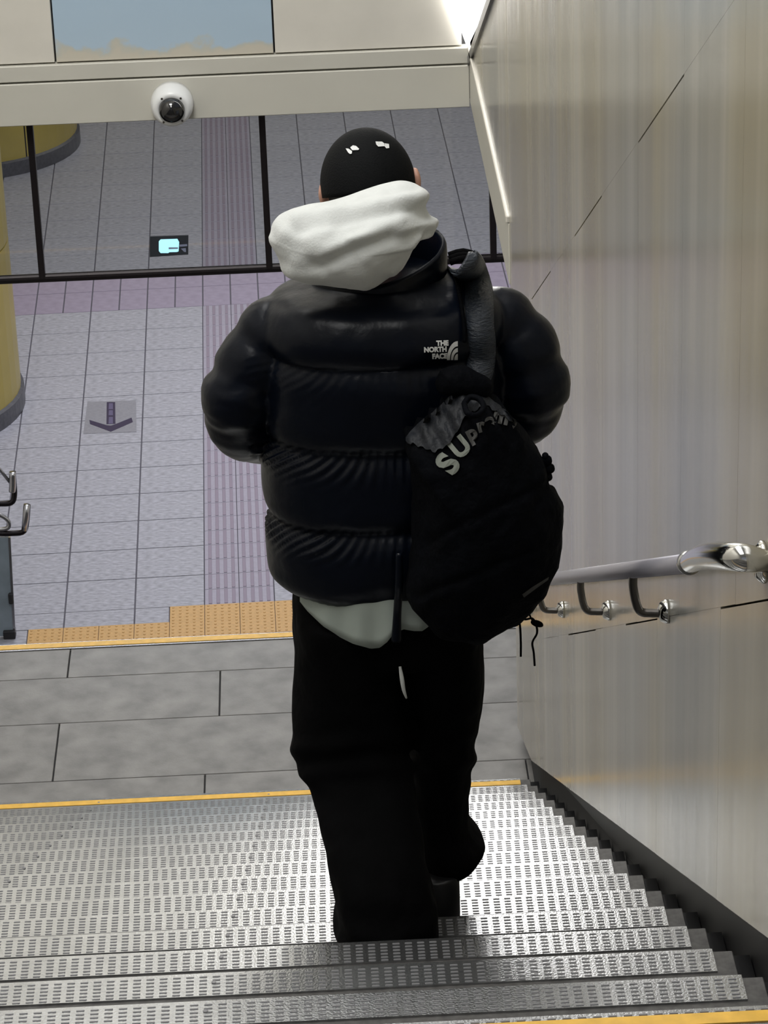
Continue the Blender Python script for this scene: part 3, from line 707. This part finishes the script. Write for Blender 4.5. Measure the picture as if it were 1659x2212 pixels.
RRr=[(1300,850,1044,5.65,.14,.12),(1400,858,1046,5.67,.14,.12),(1500,866,1042,5.70,.13,.12),(1600,872,1027,5.74,.125,.12),(1680,878,1014,5.76,.12,.12),(1760,884,1010,5.76,.12,.12),(1795,888,1022,5.75,.12,.12),(1826,894,1052,5.74,.11,.12),(1845,900,1042,5.735,.10,.12),(1862,904,1018,5.73,.095,.11)]
loft(bm,smoothrings(shape(RRr),5),40)
me=voxel(bm,.009,3)
NN=[v.normal.copy() for v in me.vertices]; PP=[v.co.copy() for v in me.vertices]
for v,n,p in zip(me.vertices,NN,PP):
    x,y=proj(p)
    d=.007*nz((p.x,p.y,p.z*.45),11)+.004*nz(p,20,5)
    if p.z<zt4+.30 and p.x<.13: d+=.008*math.sin((p.z+p.x*.7)*60+nz(p,10)*3)*max(0,(zt4+.30-p.z)/.3)
    if 1580<y<1700: d+=.006*math.sin((y+x*.12)*.09)*math.exp(-((y-1640)/40)**2)
    v.co=p+n*d
tr=mk('trousers',me,M['trouser'],smooth=True); adopt(tr,pr_)
# drawstring
bm=bmesh.new(); YT=5.50; tube(bm,[PY(864,1440,YT),PY(868,1465,YT-.005),PY(872,1490,YT-.005),PY(878,1508,YT)],[.0028,.0046,.0040,.002],8,4); o=mk('drawstring',meshof(bm),M['fleece'],smooth=True); tag(o,'short white cord'); adopt(o,pr_)
# ---- shirt tail
bm=bmesh.new()
botc=[(648,1296),(665,1318),(700,1352),(735,1375),(765,1390),(800,1400),(822,1398),(838,1385),(850,1368),(870,1358),(895,1362),(912,1362),(922,1354),(950,1335),(990,1310)]
def ip(x):
    for (a,b),(c,d) in zip(botc,botc[1:]):
        if a<=x<=c: return b+(d-b)*(x-a)/(c-a)
    return botc[-1][1]
def yfront(x): t=(x-835)/205; return YC-.018-.150*math.sqrt(max(.0,1-t*t))
G=[]
for i in range(60):
    x=650+i*(985-650)/59; bt=ip(x); r=[]
    for j in range(8):
        t=j/7; y=1255+(bt-1255)*t; Yv=yfront(x)-.004*math.sin(x*.09+1)*t; r.append(bm.verts.new(PY(x,y,Yv-.006*t)))
    G.append(r)
for a_,b_ in zip(G,G[1:]):
    for j in range(7): bm.faces.new([a_[j],b_[j],b_[j+1],a_[j+1]])
o=mk('shirt',meshof(bm),M['shirt'],smooth=True); s_=o.modifiers.new('s','SOLIDIFY'); s_.thickness=.003; tag(o,'pale shirt tail hanging below the jacket hem'); adopt(o,pr_)
# ---- shoes
def shoe(a,zt,lab):
    bm=bmesh.new(); zc=zt+.0
    R=[]
    prof=[(-.075,.034,.0),(-.065,.040,0),(-.02,.041,0),(.06,.046,0),(.13,.050,0),(.18,.044,0),(.205,.022,0)]
    rings=[]
    for z,f in ((.004,1.0),(.03,1.03),(.034,.96),(.06,.93),(.09,.78)):
        ring=[]; N=36
        for i in range(N):
            t=2*PI*i/N; yy=math.cos(t)*-.14+.065; xx=math.sin(t)
            w_=.045+.006*math.sin((yy+.075)*11); 
            if z>.05: yy=min(yy,.065+(.14*(1.35-z*8)) if z>.07 else yy)
            ring.append(bm.verts.new((a.x+xx*w_*f,a.y+yy*f+.0,zt+z+(.0))))
        rings.append(ring)
    for r1,r2_ in zip(rings,rings[1:]):
        for i in range(N): bm.faces.new([r1[i],r1[(i+1)%N],r2_[(i+1)%N],r2_[i]])
    bm.faces.new(rings[0][::-1]); bm.faces.new(rings[-1]); bmesh.ops.recalc_face_normals(bm,faces=bm.faces[:])
    if zt<zt5+.1: lathe(bm,[(.0,.05),(.048,.05),(.050,.10),(.050,.20),(.044,.205),(0,.205)],Matrix.Translation((a.x,a.y-.01,zt)),20)
    return adopt(mk('shoe',meshof(bm),M['shoe'],smooth=True),pr_)
shoe(ankL+Vector((0,-.01,0)),zt4+.005,0); shoe(ankR+Vector((0,-.01,0)),zt5+.005,0)
# ---- decals projected on a surface
def glyphs(text,bold=.02):
    cu=bpy.data.curves.new('t','FONT'); cu.body=text; cu.size=1; cu.offset=bold; cu.resolution_u=4; cu.align_x='CENTER'; cu.align_y='CENTER'
    o=bpy.data.objects.new('t',cu); C.objects.link(o); bpy.context.view_layer.update()
    me=bpy.data.meshes.new_from_object(o.evaluated_get(bpy.context.evaluated_depsgraph_get())); bpy.data.objects.remove(o); return me
def put(bm,verts2,faces,target,off=.003,Yf=5.4,th=.0015):
    """verts2 pixel coordinates; drops them on the target surface as a thin raised print"""
    def hit(x,y):
        d=ray(x,y).normalized(); h=target.ray_cast(CP,d)
        return (h[0] if h[0] is not None else PY(x,y,Yf)),d
    A=[];B=[]
    for x,y in verts2:
        h,d=hit(x,y); A.append(bm.verts.new(h-d*off)); B.append(bm.verts.new(h-d*(off-th)))
    for f in faces:
        try: bm.faces.new([A[i] for i in f]); bm.faces.new([B[i] for i in f[::-1]])
        except ValueError: pass
def putglyph(bm,text,cx,cy,h,rot,target,sx=1.0,bold=.02,**k):
    me=glyphs(text,bold); c,s=math.cos(math.radians(rot)),math.sin(math.radians(rot))
    vs=[]
    for v in me.vertices:
        x,y=v.co.x*h*sx*1.4,v.co.y*h*1.4; vs.append((cx+x*c-y*s, cy-(x*s+y*c)))
    put(bm,vs,[tuple(p.vertices) for p in me.polygons],target,**k)
def fillpoly(bm,pts,target,**k): put(bm,pts,[tuple(range(len(pts)))],target,**k)
# jacket logo (three short words beside a striped quarter dome)
def lq(x,y): return (900+x/13.825,720+y/13.825)
bm=bmesh.new()
for t,x,y in (('THE',770,300),('NORTH',560,490),('FACE',690,690)):
    px,py=lq(x,y); putglyph(bm,t,px,py,10.5 if t!='NORTH' else 10.5,2,BJ,sx=.95,bold=.06,off=.004)
for r0,r1 in ((0,.33),(.42,.64),(.73,1.0)):
    pts=[]; ox,oy=lq(1230,800); Rr=38
    N=8
    A=[(ox-Rr*r1*math.cos(i/N*PI/2)*.62,oy-Rr*r1*math.sin(i/N*PI/2)*1.08) for i in range(N+1)]; B=[(ox-Rr*r0*math.cos(i/N*PI/2)*.62,oy-Rr*r0*math.sin(i/N*PI/2)*1.08) for i in range(N+1)]
    for i in range(N): fillpoly(bm,[A[i],A[i+1],B[i+1],B[i]] if r0>0 else [A[i],A[i+1],B[0]],BJ,off=.004)
o=mk('logo',meshof(bm),M['embro']); tag(o,'white embroidered logo'); o.parent=jk
# cap marks
dg=bpy.context.evaluated_depsgraph_get(); cb=capo.evaluated_get(dg).to_mesh(); BC=bvh(cb)
def cq(x,y): return (720+x/10.37,280+y/10.37)
bm=bmesh.new()
fillpoly(bm,[cq(*p) for p in ((275,420),(340,425),(420,480),(415,535),(370,545),(330,510))],BC,off=.003)
fillpoly(bm,[cq(*p) for p in ((380,395),(440,350),(510,365),(580,430),(560,455),(430,460),(400,430))],BC,off=.003)
o=mk('embroidery',meshof(bm),M['embro']); tag(o,'white stitched marks, left group'); o.parent=capo
bm=bmesh.new()
fillpoly(bm,[cq(*p) for p in ((945,265),(1090,268),(1140,305),(1150,370),(1010,380),(960,330))],BC,off=.003)
fillpoly(bm,[cq(*p) for p in ((1150,305),(1245,320),(1255,410),(1190,420),(1150,375))],BC,off=.003)
o=mk('embroidery',meshof(bm),M['embro']); tag(o,'white stitched marks, right group'); o.parent=capo
# ================================================================== BACKPACK
bp=empty('backpack',PY(1040,1200,5.45),'black drawstring backpack with pale arced lettering slung over the right shoulder','bag')
def bagdisp(p,n,r):
    x,y=proj(p)
    d=.008*nz((p.x,p.y,p.z*.7),14)+.004*nz(p,34,2)
    if y<960: d+=.006*math.sin((x*1.0-y*.55)*.16+nz(p,9)*2)
    # pocket seam
    d-=.007*math.exp(-(seg_d(x,y,(905,1180),(1190,1040))/7)**2)+.006*math.exp(-(seg_d(x,y,(900,1290),(1180,1180))/8)**2)
    return d
OUT=[(1000,832),(970,850),(938,880),(905,905),(872,940),(884,985),(890,1050),(888,1120),(884,1200),(876,1260),(884,1305),(908,1326),(926,1350),(948,1368),(985,1376),(1040,1380),(1080,1364),(1125,1335),(1165,1295),(1195,1255),(1214,1205),(1219,1150),(1214,1095),(1200,1058),(1186,1035),(1180,1000),(1160,965),(1130,920),(1095,880),(1050,845)]
me=pillow(OUT,5.44,.13,.045,seg=170,rings=28,disp=bagdisp,cen=(1035,1130),pw=.55)
bo=mk('pack_body',me,[M['bag'],M['baglit']],smooth=True)
adopt(bo,bp)
BB=bvh(me)
bm=bmesh.new()
for ch,x,y,h,r_ in (('S',969,1003,62,58),('U',995,967,50,40)): putglyph(bm,ch,x,y,h*.80,r_,BB,bold=.045,off=.004)
adopt(mk('lettering',meshof(bm),M['glyph']),bp)
bm=bmesh.new()
for ch,x,y,h,r_ in (('p',1018,936,40,28),('r',1038,920,36,16),('e',1057,908,36,6),('m',1083,900,40,-14),('e',1108,912,34,-38)): putglyph(bm,ch,x,y,h*.8,r_,BB,bold=.05,off=.004)
o=adopt(mk('lettering',meshof(bm),M['glyphdim']),bp); tag(o,'creased letters, fold shadow put into their dim colour')
bm=bmesh.new(); fillpoly(bm,[(1128,1284),(1150,1268),(1186,1246),(1184,1253),(1152,1276),(1132,1291)],BB,off=.003); adopt(mk('trim_tab',meshof(bm),M['glyphdim']),bp)
# creased cloth at the pack's top left, light painted in as paler colour
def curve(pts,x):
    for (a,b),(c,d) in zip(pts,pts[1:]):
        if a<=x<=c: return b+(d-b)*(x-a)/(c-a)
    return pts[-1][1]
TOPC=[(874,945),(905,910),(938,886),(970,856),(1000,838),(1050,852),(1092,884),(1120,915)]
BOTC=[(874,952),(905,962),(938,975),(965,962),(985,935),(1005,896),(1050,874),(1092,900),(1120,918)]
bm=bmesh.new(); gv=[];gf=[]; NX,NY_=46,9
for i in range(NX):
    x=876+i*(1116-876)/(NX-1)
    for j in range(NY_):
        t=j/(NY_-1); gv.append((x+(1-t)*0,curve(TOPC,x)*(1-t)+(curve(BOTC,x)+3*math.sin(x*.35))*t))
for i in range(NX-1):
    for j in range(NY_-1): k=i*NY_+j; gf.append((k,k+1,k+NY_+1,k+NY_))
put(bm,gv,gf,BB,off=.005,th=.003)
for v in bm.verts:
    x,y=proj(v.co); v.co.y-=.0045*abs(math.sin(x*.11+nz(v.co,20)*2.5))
adopt(mk('lit_cloth',meshof(bm),M['baglit'],smooth=True),bp)
# drawcord opening
bm=bmesh.new(); tube(bm,[PY(1003,872,5.36),PY(1015,858,5.38),PY(1035,862,5.37),PY(1045,880,5.35),PY(1030,897,5.33),PY(1010,892,5.33),PY(1003,872,5.36)],.006,8,4); adopt(mk('drawcord',meshof(bm),M['bag'],smooth=True),bp)
# padded shoulder strap hugging the jacket
def ribbon(pts,width,target,off,th,nm,mt,parent,Yd=5.5,sub=6,Ys=None):
    """strap along a pixel path; it lies on the target surface, or at the depths Ys"""
    P=spline([Vector((x,y,0)) for x,y in pts],sub); bm=bmesh.new()
    W_=[width]*len(pts) if not isinstance(width,(list,tuple)) else width
    WW=spline([Vector((q,0)) for q in W_],sub)
    if Ys: D=[q[0] for q in spline([Vector((q,0)) for q in Ys],sub)]
    else:
        D=[]
        for p in P:
            h=target.ray_cast(CP,ray(p.x,p.y).normalized()); D.append(h[0].y-off if h[0] is not None else (D[-1] if D else Yd))
        for _ in range(4): D=[D[0]]+[(a+b*2+c)/4 for a,b,c in zip(D,D[1:],D[2:])]+[D[-1]]
    ctr=[PY(p.x,p.y,y) for p,y in zip(P,D)]
    A=[];B=[]
    for i,p in enumerate(ctr):
        t=(ctr[min(i+1,len(P)-1)]-ctr[max(i-1,0)]).normalized(); sd=t.cross((CP-p).normalized()).normalized(); nn=sd.cross(t).normalized()
        if nn.dot(CP-p)<0: nn=-nn
        w_=WW[i][0]/2*(p-CP).length/FPX; a=[];b=[]
        for j in range(9):
            u=-1+j/4; a.append(bm.verts.new(p+sd*w_*u-nn*(.012*u*u)*(w_/.03)+nn*th*(1-u**6)*.5)); b.append(bm.verts.new(p+sd*w_*u-nn*(.012*u*u)*(w_/.03)-nn*th*.5))
        A.append(a);B.append(b)
    n1,n2=len(A),9
    for i in range(n1-1):
        for j in range(n2-1):
            bm.faces.new([A[i][j],A[i][j+1],A[i+1][j+1],A[i+1][j]]); bm.faces.new([B[i][j],B[i+1][j],B[i+1][j+1],B[i][j+1]])
        bm.faces.new([A[i][0],A[i+1][0],B[i+1][0],B[i][0]]); bm.faces.new([A[i][-1],B[i][-1],B[i+1][-1],A[i+1][-1]])
    bm.faces.new([*A[0],*B[0][::-1]]); bm.faces.new([*A[-1][::-1],*B[-1]])
    bmesh.ops.recalc_face_normals(bm,faces=bm.faces[:])
    return adopt(mk(nm,meshof(bm),mt,smooth=True),parent)
ribbon([(1000,570),(1012,580),(1024,610),(1031,650),(1035,700),(1037,760),(1032,810),(1012,850)],[54,72,72,68,64,68,60,30],BJ,.018,.014,'shoulder_strap',M['strap'],bp)
ribbon([(962,574),(983,600),(995,650),(1002,700),(1004,740)],9,BJ,.010,.006,'strap_piping',M['bag'],bp)
ribbon([(862,1195),(862,1260),(858,1330),(856,1388)],[14,18,18,22],BJ,.035,.004,'hanging_strap',M['jacket'],bp,Yd=5.44)
# strap top: buckle over the shoulder
bm=bmesh.new(); q=PY(1003,572,5.60)
for i in range(3): tube(bm,[q+Vector((-.028+.0*i,.02*i,.006)),q+Vector((0,.02*i,.013)),q+Vector((.030,.02*i,.002))],.007,8,3)
adopt(mk('buckle',meshof(bm),M['trouser'],smooth=True),bp)
# top neck of the pack joining strap
me=pillow([(950,800),(985,790),(1030,800),(1065,830),(1050,860),(1000,850),(955,850),(940,830)],5.43,.03,.03,seg=48,rings=8,disp=lambda p,n,r:.004*nz(p,30))
adopt(mk('pack_neck',me,M['bag'],smooth=True),bp)
# side buckle and cords
bm=bmesh.new()
for i,(x,y,s) in enumerate(((1180,995,.012),(1187,1012,.011),(1184,1030,.009),(1178,985,.007))): ellipsoid(bm,PY(x,y,5.44),(s,.010,s),Matrix(),10,8)
adopt(mk('side_buckle',meshof(bm),M['bag'],smooth=True),bp)
def cord(pts,r): 
    bm=bmesh.new(); tube(bm,[PY(x,y,5.42) for x,y in pts],r,8,4); adopt(mk('cord',meshof(bm),M['trouser'],smooth=True),bp)
cord([(1118,1330),(1123,1350),(1125,1385),(1125,1418)],.0022)
cord([(1115,1335),(1135,1338),(1150,1336),(1158,1350),(1160,1368),(1150,1388),(1153,1410),(1155,1438)],.0022)
cord([(1140,1318),(1150,1340),(1162,1345)],.0018)
bm=bmesh.new(); ellipsoid(bm,PY(1160,1347,5.42),(.014,.006,.007),Matrix.Rotation(.4,3,'Y'),10,8); adopt(mk('cord_lock',meshof(bm),M['trouser'],smooth=True),bp)
